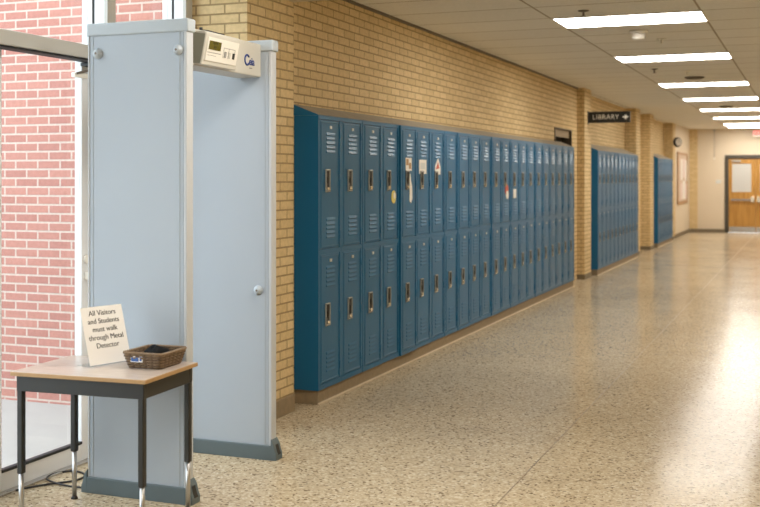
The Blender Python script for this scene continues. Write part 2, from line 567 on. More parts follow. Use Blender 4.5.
def glass_door(name, y0, y1, hinge_far, label):
    d = empty(name, (XG, y0, 0)); tag(d, label, 'door', kind='structure')
    W = y1 - y0; H = 2.248; f = MB()
    sw = .068
    f.box(-.022, .022, 0, sw, .012, H, 'white_frame')
    f.box(-.022, .022, W - sw, W, .012, H, 'white_frame')
    f.box(-.022, .022, sw, W - sw, .012, .10, 'white_frame')
    f.box(-.022, .022, sw, W - sw, H - .07, H, 'white_frame')
    f.build('frame', d, .003)
    MB().box(-.006, .026, sw, W - sw, .10, .114, 'dark_rubber').build('gasket', d)
    MB().box(-.003, .003, sw, W - sw, .122, H - .07, 'glass').build('pane', d)
    yh = W if hinge_far else 0
    sgn = -1 if hinge_far else 1
    MB().cyl((.0225, (W - sw / 2) if hinge_far else sw / 2, 1.09), (.034, (W - sw / 2) if hinge_far else sw / 2, 1.09), .024, 'white_plastic', n=18).box(.0225, .05, ((W - sw / 2) if hinge_far else sw / 2) - .012, ((W - sw / 2) if hinge_far else sw / 2) + .012, .98, 1.02, 'white_plastic').build('lock_case', d, .003)
    h = MB()
    for z in (.25, 1.02, 1.95):
        h.cyl((.026, yh, z - .05), (.026, yh, z + .05), .012, 'white_frame', n=10)
    h.build('hinge', d)
    c = MB()
    c.box(.024, .05, min(yh + sgn * .05, yh + sgn * .16), max(yh + sgn * .05, yh + sgn * .16), 2.06, 2.085, 'white_plastic')
    c.tube([(.05, yh + sgn * .15, 2.08), (.075, yh + sgn * .08, 2.10), (.08, yh + sgn * .02, 2.135)], .007, 'grey_plastic')
    c.box(.03, .09, min(yh, yh + sgn * .09), max(yh, yh + sgn * .09), 2.125, 2.142, 'dark_rubber')
    c.build('door_closer', d, .002)
    return d


glass_door('door_1', 4.218, 4.98, True, 'white framed glass entrance door beside the metal detector')
glass_door('door_2', 3.60, 4.208, False, 'white framed glass entrance door next to the other leaf')
wn2 = empty('window_2'); tag(wn2, 'glass sidelight on the near side of the entrance doors', 'window', kind='structure')
MB().box(XG - .03, XG + .12, 2.3, 3.58, 0, .12, 'white_frame').build('sill_rail', wn2)
MB().box(XG, XG + .006, 2.3, 3.58, .12, 2.148, 'glass').build('pane', wn2)
tag(MB().box(XG - .08, XG + .06, 3.585, 4.985, 0, .010, 'steel').build('trim_4'),
    'metal threshold under the glass entrance doors', 'threshold', kind='structure')

# ------------------------------------------------------------------ lockers
LX, LW, LH, LZ, LD = -3.073, .3913, 1.853, .095, .18


def louvre_set(m, yc, ztop, x0=0.0):
    for k in range(5):
        z = ztop - k * .030
        a, b = yc - .074, yc + .074
        v = [(x0, a, z), (x0, b, z), (x0 + .0055, b - .004, z - .019), (x0 + .0055, a + .004, z - .019),
             (x0, a, z - .021), (x0, b, z - .021)]
        m.add(v, [(0, 3, 2, 1), (3, 4, 5, 2), (0, 4, 3), (1, 2, 5)], 'locker_blue')


def door_mesh():
    """a locker door in its own coordinates: hinge side at y=W, bottom at z=0, front at x=0"""
    m = MB(); W, H = .323, .875
    m.box(-.016, 0, 0, W, 0, H, 'locker_blue')
    # folded edge lines
    for y0, y1, z0, z1 in ((.010, .016, .012, H - .012), (W - .016, W - .010, .012, H - .012)):
        m.box(0, .003, y0, y1, z0, z1, 'locker_blue')
    m.box(0, .003, .016, W - .016, .012, .018, 'locker_blue')
    m.box(0, .003, .016, W - .016, H - .018, H - .012, 'locker_blue')
    louvre_set(m, W * .53, H - .082)
    louvre_set(m, W * .53, .21)
    for z in (.09, H / 2, H - .09):
        m.cyl((.002, W + .003, z - .03), (.002, W + .003, z + .03), .0055, 'locker_blue', n=8)
    return m


def handle_mesh():
    m = MB(); c = .112; z0, z1 = .385, .54
    m.box(.001, .005, c - .029, c + .029, z0 + .01, z1 - .01, 'recess_black')
    m.box(.0, .012, c - .036, c - .029, z0, z1, 'nickel')
    m.box(.0, .012, c + .029, c + .036, z0, z1, 'nickel')
    m.box(.0, .012, c - .029, c + .029, z1 - .009, z1, 'nickel')
    m.box(.0, .012, c - .029, c + .029, z0, z0 + .010, 'nickel')
    m.box(.004, .014, c - .010, c + .010, z0 + .06, z0 + .10, 'recess_black')
    m.box(.004, .016, c - .016, c + .016, z0 + .012, z0 + .034, 'bright_nickel')
    return m


def plate_mesh():
    return MB().box(0, .004, .325 * .53 - .017, .325 * .53 + .017, .875 - .056, .875 - .036, 'plate')


def body_mesh():
    m = MB(); w = LW
    m.box(-LD, -.02, .0015, w - .0015, 0, LH, 'locker_blue')
    f = .0275
    for y0, y1 in ((.0015, f), (w - f, w - .0015)):
        m.box(-.02, 0, y0, y1, 0, LH, 'locker_blue')
    for z0, z1 in ((0, .034), (.912, .948), (1.828, LH)):
        m.box(-.02, 0, f, w - f, z0, z1, 'locker_blue')
    m.box(-.0198, -.0185, f, w - f, .034, .912, 'locker_gap')
    m.box(-.0198, -.0185, f, w - f, .948, 1.828, 'locker_gap')
    return m


def make_locker():
    root = empty('locker')
    body_mesh().build('body', root)
    for z in (.9505, .0365):
        d = door_mesh().build('door', root, .0015, 1)
        d.location = (-.001, .0342, z)
        h = handle_mesh().build('handle', d, .002, 1); h.location = (0, 0, 0)
        plate_mesh().build('number_plate', d)
    return root


def copy_tree(o, parent=None):
    c = o.copy(); COL.objects.link(c); c.parent = parent
    for ch in list(o.children): copy_tree(ch, c)
    return c


proto = make_locker()
first = True


def locker_row(y0, n, labels, group, jitter=None):
    global first
    out = []
    for i in range(n):
        o = proto if first else copy_tree(proto)
        first = False
        dx = (jitter or {}).get(i, random.uniform(-.002, .002))
        o.location = (LX + dx, y0 + i * LW, LZ)
        tag(o, labels[i], 'locker', group)
        out.append(o)
    y1 = y0 + n * LW
    return out, y1


lab1 = ['blue two-door locker, %s from the near end of the long row' % ORD[i] for i in range(22)]
lab1[0] = 'blue two-door locker at the near end of the long row, its side showing'
lab1[3] = 'blue two-door locker fourth in the long row, yellow sticker below upper handle'
lab1[4] = 'blue two-door locker fifth in the long row, torn stickers over upper handle'
lab1[5] = 'blue two-door locker sixth in the long row, square white sticker above handle'
lab1[6] = 'blue two-door locker seventh in the long row, white triangular sticker with red'
lab1[12] = 'blue two-door locker thirteenth in the long row, red and white sticker'
lab1[13] = 'blue two-door locker fourteenth in the long row, small white sticker'
lab1[21] = 'blue two-door locker last in the long row, nearest the LIBRARY sign pier'
row1, y1e = locker_row(6.725, 22, lab1, 'lockers in the long near row', {4: .012, 8: .004, 11: .005, 15: -.004})
lab2 = ['blue two-door locker, %s in the middle bank beyond the LIBRARY sign' % ORD[i] for i in range(11)]
row2, y2e = locker_row(17.16, 11, lab2, 'lockers in the middle bank')
lab3 = ['blue two-door locker, %s in the farthest bank of the corridor' % ORD[i] for i in range(7)]
row3, y3e = locker_row(24.46, 7, lab3, 'lockers in the farthest bank')


def row_trim(y0, y1, xb, nm1, nm2, what, rise):
    m = MB()
    zt = LZ + LH
    m.prism([(LX - .002, zt + .001), (LX - .002, zt + .004), (xb + .003, zt + rise - .003), (xb + .003, zt + .001)], y0, y1, 'y', 'locker_blue')
    m.prism([(LX, zt + .0045), (LX, zt + .0065), (xb + .003, zt + rise), (xb + .003, zt + rise - .0025)], y0, y1, 'y', 'locker_dust_reflection')
    tag(m.build(nm1), 'dusty sloped metal cover, reflection put into its tan, on top of the ' + what, 'locker cover', 'sloped locker covers')
    p = MB().box(xb + .001, LX - .012, y0 + .015, y1 - .005, 0, LZ - .001, 'plinth')
    p.box(LX - .012, LX - .002, y0 + .012, y1 - .005, 0, .010, 'pale_strip')  # thin pale strip along the foot of the plinth
    p = p.build(nm2)
    tag(p, 'tan concrete plinth under the ' + what, 'locker plinth', 'locker plinths', 'structure')


row_trim(6.725, y1e, XW, 'sloped_locker_cover', 'trim_5', 'long near row of lockers', .078)
row_trim(17.16, y2e, -3.36, 'sloped_locker_cover', 'trim_6', 'middle bank of lockers', .13)
row_trim(24.46, y3e, -3.36, 'sloped_locker_cover', 'trim_7', 'farthest bank of lockers', .13)
# filler behind the shallow lockers of the deeper bays
for a, b, nm, what in ((17.16, y2e, 'trim_8', 'middle'), (24.46, y3e, 'trim_9', 'farthest')):
    tag(MB().box(-3.359, LX - LD - .004, a, b, LZ, LZ + LH, 'locker_blue').build(nm),
        'blue filler panel closing the back of the %s locker bank' % what, 'filler panel', kind='structure')

# stickers, each on its door (upper door is the first 'door' child)


def upper_door(o):
    return [c for c in o.children if c.name.startswith('door') and c.location.z > .5][0]


def sticker(i, shapes, name='sticker'):
    """shapes: list of (material, polygon [(y, z)]) with z in world height; y measured from the door's own edge"""
    d = upper_door(row1[i]); z0 = LZ + .9505; m = MB()
    for k, (mt, poly) in enumerate(shapes):
        m.prism([(y, z - z0) for y, z in poly], .0005, .0042 + .0006 * k, 'x', mt)
    return m.build(name, d)


def disc(cy, cz, ry, rz, n=14):
    return [(cy + ry * math.cos(2 * math.pi * k / n), cz + rz * math.sin(2 * math.pi * k / n)) for k in range(n)]


def rect(a, b, c, d, j=0):
    return [(a, c), (b, c + j), (b, d + j), (a, d)]


s = sticker(3, [('sticker_yellow', disc(.225, 1.375, .05, .052)), ('sticker_white', disc(.24, 1.385, .022, .025))])
s['label'] = 'round yellow sticker'
s = sticker(4, [('sticker_white', rect(.075, .215, 1.585, 1.69)), ('sticker_brown', rect(.085, .14, 1.63, 1.68)), ('sticker_brown', rect(.15, .2, 1.6, 1.65))])
s['label'] = 'torn brown and white sticker'
s = sticker(4, [('sticker_white', [(.15, 1.54), (.185, 1.56), (.2, 1.50), (.225, 1.46), (.235, 1.36), (.2, 1.315), (.165, 1.34), (.17, 1.42), (.14, 1.47)])])
s['label'] = 'long torn white sticker'
s = sticker(5, [('sticker_white', rect(.05, .235, 1.56, 1.68)), ('plate', rect(.08, .2, 1.60, 1.655))])
s['label'] = 'square white sticker'
s = sticker(6, [('sticker_white', [(.08, 1.555), (.23, 1.555), (.235, 1.62), (.17, 1.70), (.085, 1.63)]), ('sticker_red', [(.10, 1.60), (.20, 1.61), (.165, 1.67)])])
s['label'] = 'white triangular sticker with a red mark'
s = sticker(12, [('sticker_red', disc(.19, 1.395, .07, .06)), ('sticker_white', disc(.21, 1.34, .06, .05, 6))])
s['label'] = 'red and white sticker'
s = sticker(13, [('sticker_white', rect(.08, .2, 1.30, 1.40))])
s['label'] = 'small white sticker'

# wall vent above the lockers
v = empty('wall_vent', (XW, VY0, VZ0)); tag(v, 'dark recessed vent opening in the brick above the last lockers', 'vent')
a, b = VY1 - VY0, VZ1 - VZ0
f = MB()
f.box(-.155, .008, .002, .03, .002, b - .002, 'vent_frame'); f.box(-.155, .008, a - .03, a - .002, .002, b - .002, 'vent_frame')
f.box(-.155, .008, .03, a - .03, b - .02, b - .002, 'vent_frame'); f.box(-.155, .008, .03, a - .03, .002, .012, 'vent_frame')
f.build('frame', v)
MB().box(-.05, -.03, .03, a - .03, b * .5, b - .02, 'vent_panel').build('flap', v)
MB().box(-.155, -.14, .03, a - .03, .012, b - .02, 'recess_black').build('back_plate', v)

# ------------------------------------------------------------------ ceiling lights
FX0, FX1, FL = -2.045, -.80, .634
fy = [9.5 + .634 * k for k in (0, 5, 11, 16, 21, 26, 31, 33.6)]
extra = [4.6, 1.4]  # lobby lamps out of view, added to brighten the entrance


def ceiling_light():
    root = empty('ceiling_light')
    W = FX1 - FX0; f = MB(); t = .022
    f.box(-W / 2, W / 2, -FL / 2, -FL / 2 + t, -.008, -.0005, 'light_frame'); f.box(-W / 2, W / 2, FL / 2 - t, FL / 2, -.008, -.0005, 'light_frame')
    f.box(-W / 2, -W / 2 + t, -FL / 2 + t, FL / 2 - t, -.008, -.0005, 'light_frame'); f.box(W / 2 - t, W / 2, -FL / 2 + t, FL / 2 - t, -.008, -.0005, 'light_frame')
    f.build('frame', root)
    MB().box(-W / 2 + t, W / 2 - t, -FL / 2 + t, FL / 2 - t, -.006, -.0005, 'diffuser').build('diffuser', root)
    return root


p0 = ceiling_light()
lw = ['nearest', 'second nearest', 'third nearest', 'fourth nearest', 'fifth nearest', 'third from last', 'second from last', 'farthest']
for i, y in enumerate(fy + extra):
    o = p0 if i == 0 else copy_tree(p0)
    o.location = ((FX0 + FX1) / 2, y, CZ)
    if i < 8:
        tag(o, 'lit rectangular fluorescent ceiling light, the %s of the visible run' % lw[i], 'ceiling light', 'fluorescent ceiling lights')
    else:
        tag(o, 'lit fluorescent ceiling light, added out of view over the entrance lobby, %s before the dropped beam' % ORD[i - 8], 'ceiling light', 'added fluorescent ceiling lights over the lobby')

# smoke detector, sprinklers, speakers
t = empty('smoke_detector', (-1.46, 10.24, CZ)); tag(t, 'white round smoke detector on the ceiling between the first two lights', 'smoke detector')
MB().lathe([(.085, -.001), (.085, -.022), (.075, -.028)], (0, 0, 0), 'white_plastic').build('base', t)
MB().lathe([(.06, -.029), (.062, -.07), (.05, -.085)], (0, 0, 0), 'white_plastic').build('sensing_head', t)


def sprinkler(x, y, label, m='nickel'):
    t = empty('sprinkler', (x, y, CZ)); tag(t, label, 'sprinkler', 'ceiling sprinklers')
    MB().lathe([(.045, -.001), (.045, -.006), (.02, -.012)], (0, 0, 0), m, 16).build('escutcheon', t)
    MB().cyl((0, 0, -.0125), (0, 0, -.045), .009, m, n=8).cyl((0, 0, -.045), (0, 0, -.049), .02, m, n=12).build('head', t)


sprinkler(-1.70, 8.85, 'small dark sprinkler head just in front of the nearest ceiling light', 'grey_plastic')
sprinkler(-1.34, 10.9, 'small pale sprinkler head right behind the smoke detector', 'white_plastic')
sprinkler(-1.80, 13.95, 'small dark sprinkler head behind the second ceiling light', 'grey_plastic')
sprinkler(-1.45, 14.36, 'small pale sprinkler head in front of the dark ceiling speaker', 'white_plastic')


def speaker(x, y, label):
    t = empty('ceiling_speaker', (x, y, CZ)); tag(t, label, 'speaker', 'ceiling speakers')
    MB().lathe([(.13, -.001), (.13, -.012), (.118, -.016)], (0, 0, 0), 'grey_plastic').build('bezel', t)
    MB().lathe([(.115, -.0165), (.09, -.03), (.03, -.036)], (0, 0, 0), 'grey_plastic').build('grille', t)


speaker(-1.44, 15.26, 'dark round ceiling speaker in front of the third ceiling light')
speaker(-1.47, 21.67, 'dark round ceiling speaker farther along, before the fifth ceiling light')

# ------------------------------------------------------------------ LIBRARY sign
t = empty('library_sign', (XP, 16.74, 2.355)); tag(t, 'black hanging sign reading LIBRARY with an arrow, projecting from the pier', 'sign')
SL, SH = .635, .17
MB().box(.004, SL, -.016, .016, 0, SH, 'sign_black').build('board', t, .003)
MB().box(.0005, .012, -.03, .03, -.012, SH + .012, 'sign_black').build('wall_bracket', t)
bd = [c for c in t.children if c.name.startswith('board')][0]
text('lettering', 'LIBRARY', .100, 'sign_letter', bd, frame_mtx((.272, -.0172, SH / 2), (1, 0, 0), (0, 0, 1)), 1.08, bold=.0003)
ax, az = .57, SH / 2
ar = MB()
ar.prism([(ax - .045, az - .012), (ax - .012, az - .012), (ax - .012, az - .036), (ax + .006, az - .036), (ax + .016, az - .014), (ax + .046, az),
          (ax + .016, az + .014), (ax + .006, az + .036), (ax - .012, az + .036), (ax - .012, az + .012), (ax - .045, az + .012)], -.0178, -.0162, 'y', 'sign_letter')
ar.build('arrow', bd)

# ------------------------------------------------------------------ far end: board, clock, door, exit sign
t = empty('notice_board', (XP, 28.75, .84)); tag(t, 'wood framed notice board with pink and white papers on the cream wall', 'notice board')
BL_, BH = 2.35, 1.34; f = MB()
f.box(.001, .03, 0, BL_, 0, .06, 'board_wood'); f.box(.001, .03, 0, BL_, BH - .06, BH, 'board_wood')
f.box(.001, .03, 0, .07, .06, BH - .06, 'board_wood'); f.box(.001, .03, BL_ - .07, BL_, .06, BH - .06, 'board_wood')
f.build('frame', t)
MB().box(.001, .015, .07, BL_ - .07, .06, BH - .06, 'board_cork').build('cork_panel', t)
for k, (y, z, w_, h_, mt) in enumerate(((.75, .62, .4, .55, 'poster_white'), (.75, .12, .4, .42, 'poster_pink'), (1.25, .68, .5, .5, 'poster_pink'),
                                        (1.25, .12, .5, .48, 'poster_white'), (1.82, .6, .38, .55, 'poster_white'), (1.82, .12, .38, .4, 'poster_pink'))):
    tag(MB().box(.0155, .018, y, y + w_, z, z + h_, mt).build('notice_paper', None, loc=(XP, 28.75, .84)),
        ('pink' if 'pink' in mt else 'white') + ' paper on the notice board, ' + ['upper', 'lower'][k % 2] + ' one in its ' + ['near', 'middle', 'far'][k // 2] + ' column',
        'paper', 'papers on the notice board')

t = empty('wall_clock', (XP + .10, 27.95, 2.40), R(52)); tag(t, 'round dark rimmed clock projecting from the far brick pier', 'clock')
MB().lathe([(.112, -.03), (.12, -.02), (.12, .02), (.112, .03)], (0, 0, 0), 'clock_rim', 28, 'y').build('rim', t)
MB().cyl((0, -.0305, 0), (0, -.034, 0), .088, 'poster_white', n=28).build('dial', t)
MB().box(-.004, .004, -.037, -.0345, 0, .065, 'clock_rim').box(0, .045, -.037, -.0345, -.004, .004, 'clock_rim').build('hands', t)
MB().cyl((-.015, .019, 0), (-.061, .078, 0), .02, 'clock_rim', n=12).build('wall_bracket', t)

df = MB()
df.box(DX0 - .05, DX0 + .045, YE - .03, YE + .1, 0, DZ + .05, 'door_frame')
df.box(DX1 - .045, DX1 + .05, YE - .03, YE + .1, 0, DZ + .05, 'door_frame')
df.box(DX0 + .045, DX1 - .045, YE - .03, YE + .1, DZ - .045, DZ + .05, 'door_frame')
tag(df.build('trim_10'), 'dark metal frame around the wooden double door', 'door frame', kind='structure')


def wood_door(name, x0, x1, meet_right, label):
    d = empty(name, (x0, YE + .03, .008)); tag(d, label, 'door', kind='structure')
    W = x1 - x0; H = DZ - .06; sx = (lambda a: a) if meet_right else (lambda a: W - a)

    def bx(m, a, b, y0, y1, z0, z1, mt):
        p, q = sorted((sx(a), sx(b))); m.box(p, q, y0, y1, z0, z1, mt)
    f = MB()
    wa, wb, za, zb = W * .13, W * .84, 1.12, 1.90
    bx(f, 0, wa, -.02, .02, 0, H, 'door_wood'); bx(f, wb, W, -.02, .02, 0, H, 'door_wood')
    bx(f, wa, wb, -.02, .02, 0, za, 'door_wood'); bx(f, wa, wb, -.02, .02, zb, H, 'door_wood')
    f.build('leaf', d)
    g = MB(); bx(g, wa, wb, -.008, .008, za, zb, 'pane_white'); g.build('vision_panel', d)
    g = MB(); bx(g, .01, W - .01, -.024, -.0205, .0, .16, 'steel'); g.build('kick_plate', d)
    g = MB(); bx(g, .06, W - .11, -.085, -.055, .88, .925, 'steel'); bx(g, .06, .11, -.055, -.0205, .885, .92, 'steel')
    bx(g, .0, 0.001, -.03, -.0205, .885, .92, 'steel')
    g.build('panic_bar', d, .004)
    g = MB(); bx(g, W - .12, W - .03, -.09, -.0205, .84, .99, 'bright_nickel'); g.build('latch_case', d, .008)
    g = MB(); bx(g, .08, .32, -.06, -.0205, H - .09, H - .04, 'nickel'); g.build('door_closer', d, .004)
    return d


wood_door('door_3', DX0 + .05, -1.393, True, 'left leaf of the golden wooden double door at the corridor end')
wood_door('door_4', -1.387, DX1 - .05, False, 'right leaf of the golden wooden double door at the corridor end')
# space behind the doors
tag(MB().box(DX0 - .1, DX1 + .1, YE + .16, YE + .2, 0, DZ + .1, 'cream_paint').build('wall_end.001'),
    'cream wall just beyond the double door', 'wall', kind='structure')

t = empty('exit_sign', (-1.30, YE - .15, CZ)); tag(t, 'lit red exit sign hanging from the ceiling near the double door', 'exit sign')
MB().box(-.16, .16, -.025, .025, -.235, -.06, 'white_plastic').build('housing', t, .004)
MB().box(-.15, .15, -.029, -.0255, -.2, -.07, 'exit_glow').build('red_face', t)
MB().cyl((0, 0, -.06), (0, 0, -.001), .012, 'white_plastic', n=10).build('stem', t)
rf = [c for c in t.children if c.name.startswith('red_face')][0]
text('lettering', 'EXIT', .105, 'poster_white', rf, frame_mtx((0, -.0298, -.135), (1, 0, 0), (0, 0, 1)), 1.15, bold=0)

t = MB().cyl((-2.48, YE - .012, 2.08), (-2.48, YE - .012, CZ - .05), .006, 'nickel', n=8)
t.box(-2.505, -2.455, YE - .03, YE - .001, 2.03, 2.08, 'white_plastic').box(-2.51, -2.45, YE - .04, YE - .001, CZ - .06, CZ - .012, 'nickel')
tag(t.build('wall_conduit'), 'thin vertical conduit with a small box on the end wall', 'conduit')
t = MB().box(-2.44, -2.30, YE - .006, YE - .001, 1.36, 1.46, 'plate')
tag(t.build('wall_plate'), 'small pale plate on the end wall left of the double door', 'wall plate')

# ------------------------------------------------------------------ metal detector
MX0, MX1 = -3.268, -2.712
det = empty('metal_detector', (0, 0, 0))
det.location = ((MX0 + MX1) / 2, 4.93, 0)
tag(det, 'grey walk-through metal detector with control box standing at the entrance', 'metal detector')
OX, OY = det.location.x, det.location.y
DH = 2.275


def det_panel(ya, yb, outer):
    """one side panel; outer = -1: the face towards -Y is the outside"""
    x0, x1 = MX0 - OX, MX1 - OX
    y0, y1 = ya - OY, yb - OY
    p = MB().box(x0 + .012, x1 - .02, y0, y1, .06, DH - .055, 'detector_grey').build('side_panel', det, .003)
    # rounded edge profiles
    m = MB()
    m.box(x1 - .0195, x1, y0 - .003, y1 + .003, .05, DH - .05, 'detector_trim')
    m.build('edge_trim', p, .006, 3)
    m = MB()
    m.box(x0, x0 + .0115, y0 - .003, y1 + .003, .05, DH - .05, 'detector_trim')
    m.build('edge_trim', p, .005, 3)
    m = MB()
    for yy in (y0 - .0025, y1):
        m.box(x0 + .028, x0 + .031, yy, yy + .0025, .08, DH - .06, 'detector_cap')
        m.box(x1 - .042, x1 - .039, yy, yy + .0025, .08, DH - .06, 'detector_cap')
    m.build('seam_strip', p)
    m = MB().box(x0 - .004, x1 + .010, y0 - .009, y1 + .009, DH - .062, DH, 'detector_cap')
    m.build('cap', p, .008, 3)
    # boot: straight kick strip with flared feet at both ends
    m = MB()
    m.box(x0 + .002, x1 - .002, y0 - .012, y1 + .012, 0, .078, 'detector_base')
    for sgn, xe in ((1, x1 - .002), (-1, x0 + .002)):
        pr = [(xe, 0), (xe + sgn * .034, 0), (xe + sgn * .034, .035), (xe + sgn * .027, .05), (xe + sgn * .018, .085), (xe + sgn * .007, .105), (xe, .115)]
        m.prism(pr, y0 - .012, y1 + .012, 'y', 'detector_base')
    m.build('boot', p, .005)
    m = MB()
    xe = x1 - .002
    m.prism([(xe + .0352, .030), (xe + .0352, .036), (xe + .0282, .051), (xe + .0192, .083), (xe + .015, .08), (xe + .03, .03)],
            (y0 + y1) / 2 - .016, (y0 + y1) / 2 + .016, 'y', 'recess_black')
    m.build('boot_slot', p)
    # knobs
    knobs = [(-3.22, 2.128), (-2.772, 2.128)] if outer < 0 else [(-2.805, .917)]
    for kx, kz in knobs:
        k = MB().lathe([(.026, 0), (.026, -.006), (.018, -.014), (.017, -.02), (.006, -.022)], (kx - OX + .012, y0 - .0005, kz), 'detector_cap', 20, 'y')
        k.cyl((kx - OX + .012, y0 - .0225, kz), (kx - OX + .012, y0 - .0235, kz), .006, 'grey_plastic', n=10)
        k.build('knob', p)
    return p


PA = det_panel(4.462, 4.515, -1)
PB = det_panel(5.330, 5.383, 1)
# crossbar
cb0, cb1 = 4.519 - OY, 5.326 - OY
xf, xb = -2.775 - OX, -2.93 - OX
cb = MB().box(xb, xf, cb0, cb1, 2.073, 2.252, 'bar_beige').build('crossbar', det, .006)
MB().box(xb + .02, xf - .005, cb0 + .001, cb0 + .07, 2.04, 2.072, 'detector_cap').build('bracket', cb, .003)
b = MB().tube([(xf - .02, cb0 + .20, 2.257), (xf - .015, cb0 + .28, 2.260), (xf - .01, cb0 + .42, 2.257)], .0035, 'dark_rubber')
b.cyl((xf - .015, cb0 + .20, 2.2525), (xf - .015, cb0 + .20, 2.268), .009, 'dark_rubber', n=10)
b.build('cable_clip', cb)
# control box: wedge face leaning down
y0, y1 = 4.62 - OY, 4.965 - OY
z0, z1 = 2.075, 2.238
d0, d1 = .075, .045       # depth top / bottom
bxm = MB()
bxm.prism([(xf + .0005, z0 + .004), (xf + d1, z0), (xf + d0, z1 - .012), (xf + d0 - .012, z1), (xf + .0005, z1)], y0, y1, 'y', 'bar_beige')
cx = bxm.build('control_box', det, .005)
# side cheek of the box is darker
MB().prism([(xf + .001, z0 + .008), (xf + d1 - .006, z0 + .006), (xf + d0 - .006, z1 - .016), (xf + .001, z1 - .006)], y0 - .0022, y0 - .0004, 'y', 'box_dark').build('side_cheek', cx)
# frame of the sloping face: right = +Y, up along the slope
nrm_up = Vector((d0 - d1, 0, z1 - .012 - z0)); FHs = nrm_up.length; upv = nrm_up.normalized()
fm = frame_mtx((xf + d1, (y0 + y1) / 2, z0), (0, 1, 0), upv)


def facebox(a, b_, c, d_, h0, h1, mt, name, par, bev=0.0):
    m = MB().box(a, b_, c, d_, h0, h1, mt)
    o = m.build(name, par, bev); o.matrix_local = fm
    return o


hw = (y1 - y0) / 2
fp = facebox(-hw + .02, hw - .018, .022, FHs - .016, .0005, .004, 'faceplate', 'faceplate', cx, .002)
facebox(-hw + .035, -hw + .148, FHs - .075, FHs - .032, .0042, .006, 'lcd', 'display', cx)
text('display_digits', '0000\n00', .020, 'lcd_ink', cx, fm @ Matrix.Translation((-hw + .092, FHs - .052, .0064)), 1.3, .9)
kp = MB()
for k in range(3):
    kp.box(hw - .155 + k * .042, hw - .155 + k * .042 + .018, .052, .082, .0042, .008, ['ink_grey', 'bar_beige', 'recess_black'][k])
kp.box(hw - .165, hw - .05, .098, .101, .0042, .005, 'ink_grey'); kp.box(hw - .165, hw - .162, .05, .098, .0042, .005, 'ink_grey')
kp.box(hw - .053, hw - .05, .05, .098, .0042, .005, 'ink_grey'); kp.box(hw - .115, hw - .112, .05, .098, .0042, .005, 'ink_grey')
o = kp.build('keypad', cx); o.matrix_local = fm
pm = MB()
for k in range(14):
    pm.box(-hw + .03 + k * .0095, -hw + .036 + k * .0095, .062, .067, .0042, .0048, 'ink_grey')
for k in range(9):
    pm.box(-hw + .03 + k * .0095, -hw + .036 + k * .0095, .049, .052, .0042, .0048, 'ink_grey')
o = pm.build('printed_line', cx); o.matrix_local = fm
# logo on the crossbar
lg = MB(); cy_, cz_ = 5.165 - OY, 2.152
arc = [(xf + .001, cy_ + .026 * math.cos(t), cz_ + .026 * math.sin(t)) for t in [R(40 + 280 * k / 16) for k in range(17)]]
lg.tube(arc, .0055, 'logo_blue', 6)
lg.build('logo_ring', cb)
text('logo_lettering', 'eia', .058, 'logo_blue', cb, frame_mtx((xf + .0012, cy_ + .052, cz_ - .006), (0, 1, 0), (0, 0, 1)), .95, bold=.001)
text('logo_small_print', 'ooooooo', .008, 'ink_grey', cb, frame_mtx((xf + .0012, cy_ + .04, cz_ - .04), (0, 1, 0), (0, 0, 1)))

# ------------------------------------------------------------------ school desk
DSK = (-2.951, 4.165); DR = R(3.5)
desk = empty('desk', (DSK[0], DSK[1], 0), DR)
tag(desk, 'small laminate topped school desk with dark frame and adjustable chrome-footed legs', 'desk')
DW, DD, DT = .662, .47, .678
top = MB().box(-DW / 2, DW / 2, -DD / 2, DD / 2, DT - .018, DT, 'desk_laminate').build('desktop', desk, .004)
m = MB()
ew = .004
m.box(-DW / 2 - ew, DW / 2 + ew, -DD / 2 - ew, -DD / 2 - .0002, DT - .019, DT - .002, 'desk_edge')
m.box(-DW / 2 - ew, DW / 2 + ew, DD / 2 + .0002, DD / 2 + ew, DT - .019, DT - .002, 'desk_edge')
m.box(-DW / 2 - ew, -DW / 2 - .0002, -DD / 2, DD / 2, DT - .019, DT - .002, 'desk_edge')
m.box(DW / 2 + .0002, DW / 2 + ew, -DD / 2, DD / 2, DT - .019, DT - .002, 'desk_edge')
m.build('edge_band', top, .0015)
ix, iy = DW / 2 - .015, DD / 2 - .015
ap = MB(); za, zb = DT - .088, DT - .019
ap.box(-ix, ix, -iy, -iy + .02, za, zb, 'desk_frame'); ap.box(-ix, ix, iy - .02, iy, za, zb, 'desk_frame')
ap.box(-ix, -ix + .02, -iy + .02, iy - .02, za, zb, 'desk_frame'); ap.box(ix - .02, ix, -iy + .02, iy - .02, za, zb, 'desk_frame')
ap.build('apron', desk, .003)
LZt = {(-1, -1): .225, (1, -1): .215, (-1, 1): .225, (1, 1): .222}
for (sx_, sy_), zt in LZt.items():
    lx, ly = sx_ * (ix - .015), sy_ * (iy - .015)
    lg = MB().box(lx - .0145, lx + .0145, ly - .0145, ly + .0145, zt, zb - .0005, 'desk_frame').build('leg', desk, .006, 3)
    f = MB().cyl((lx, ly, .012), (lx, ly, zt + .0005), .011, 'chrome', n=18)
    f.cyl((lx, ly, .0005), (lx, ly, .012), .017, 'black_cable', r1=.012, n=16)
    f.build('foot', lg)['label'] = 'chrome adjustable leg end'

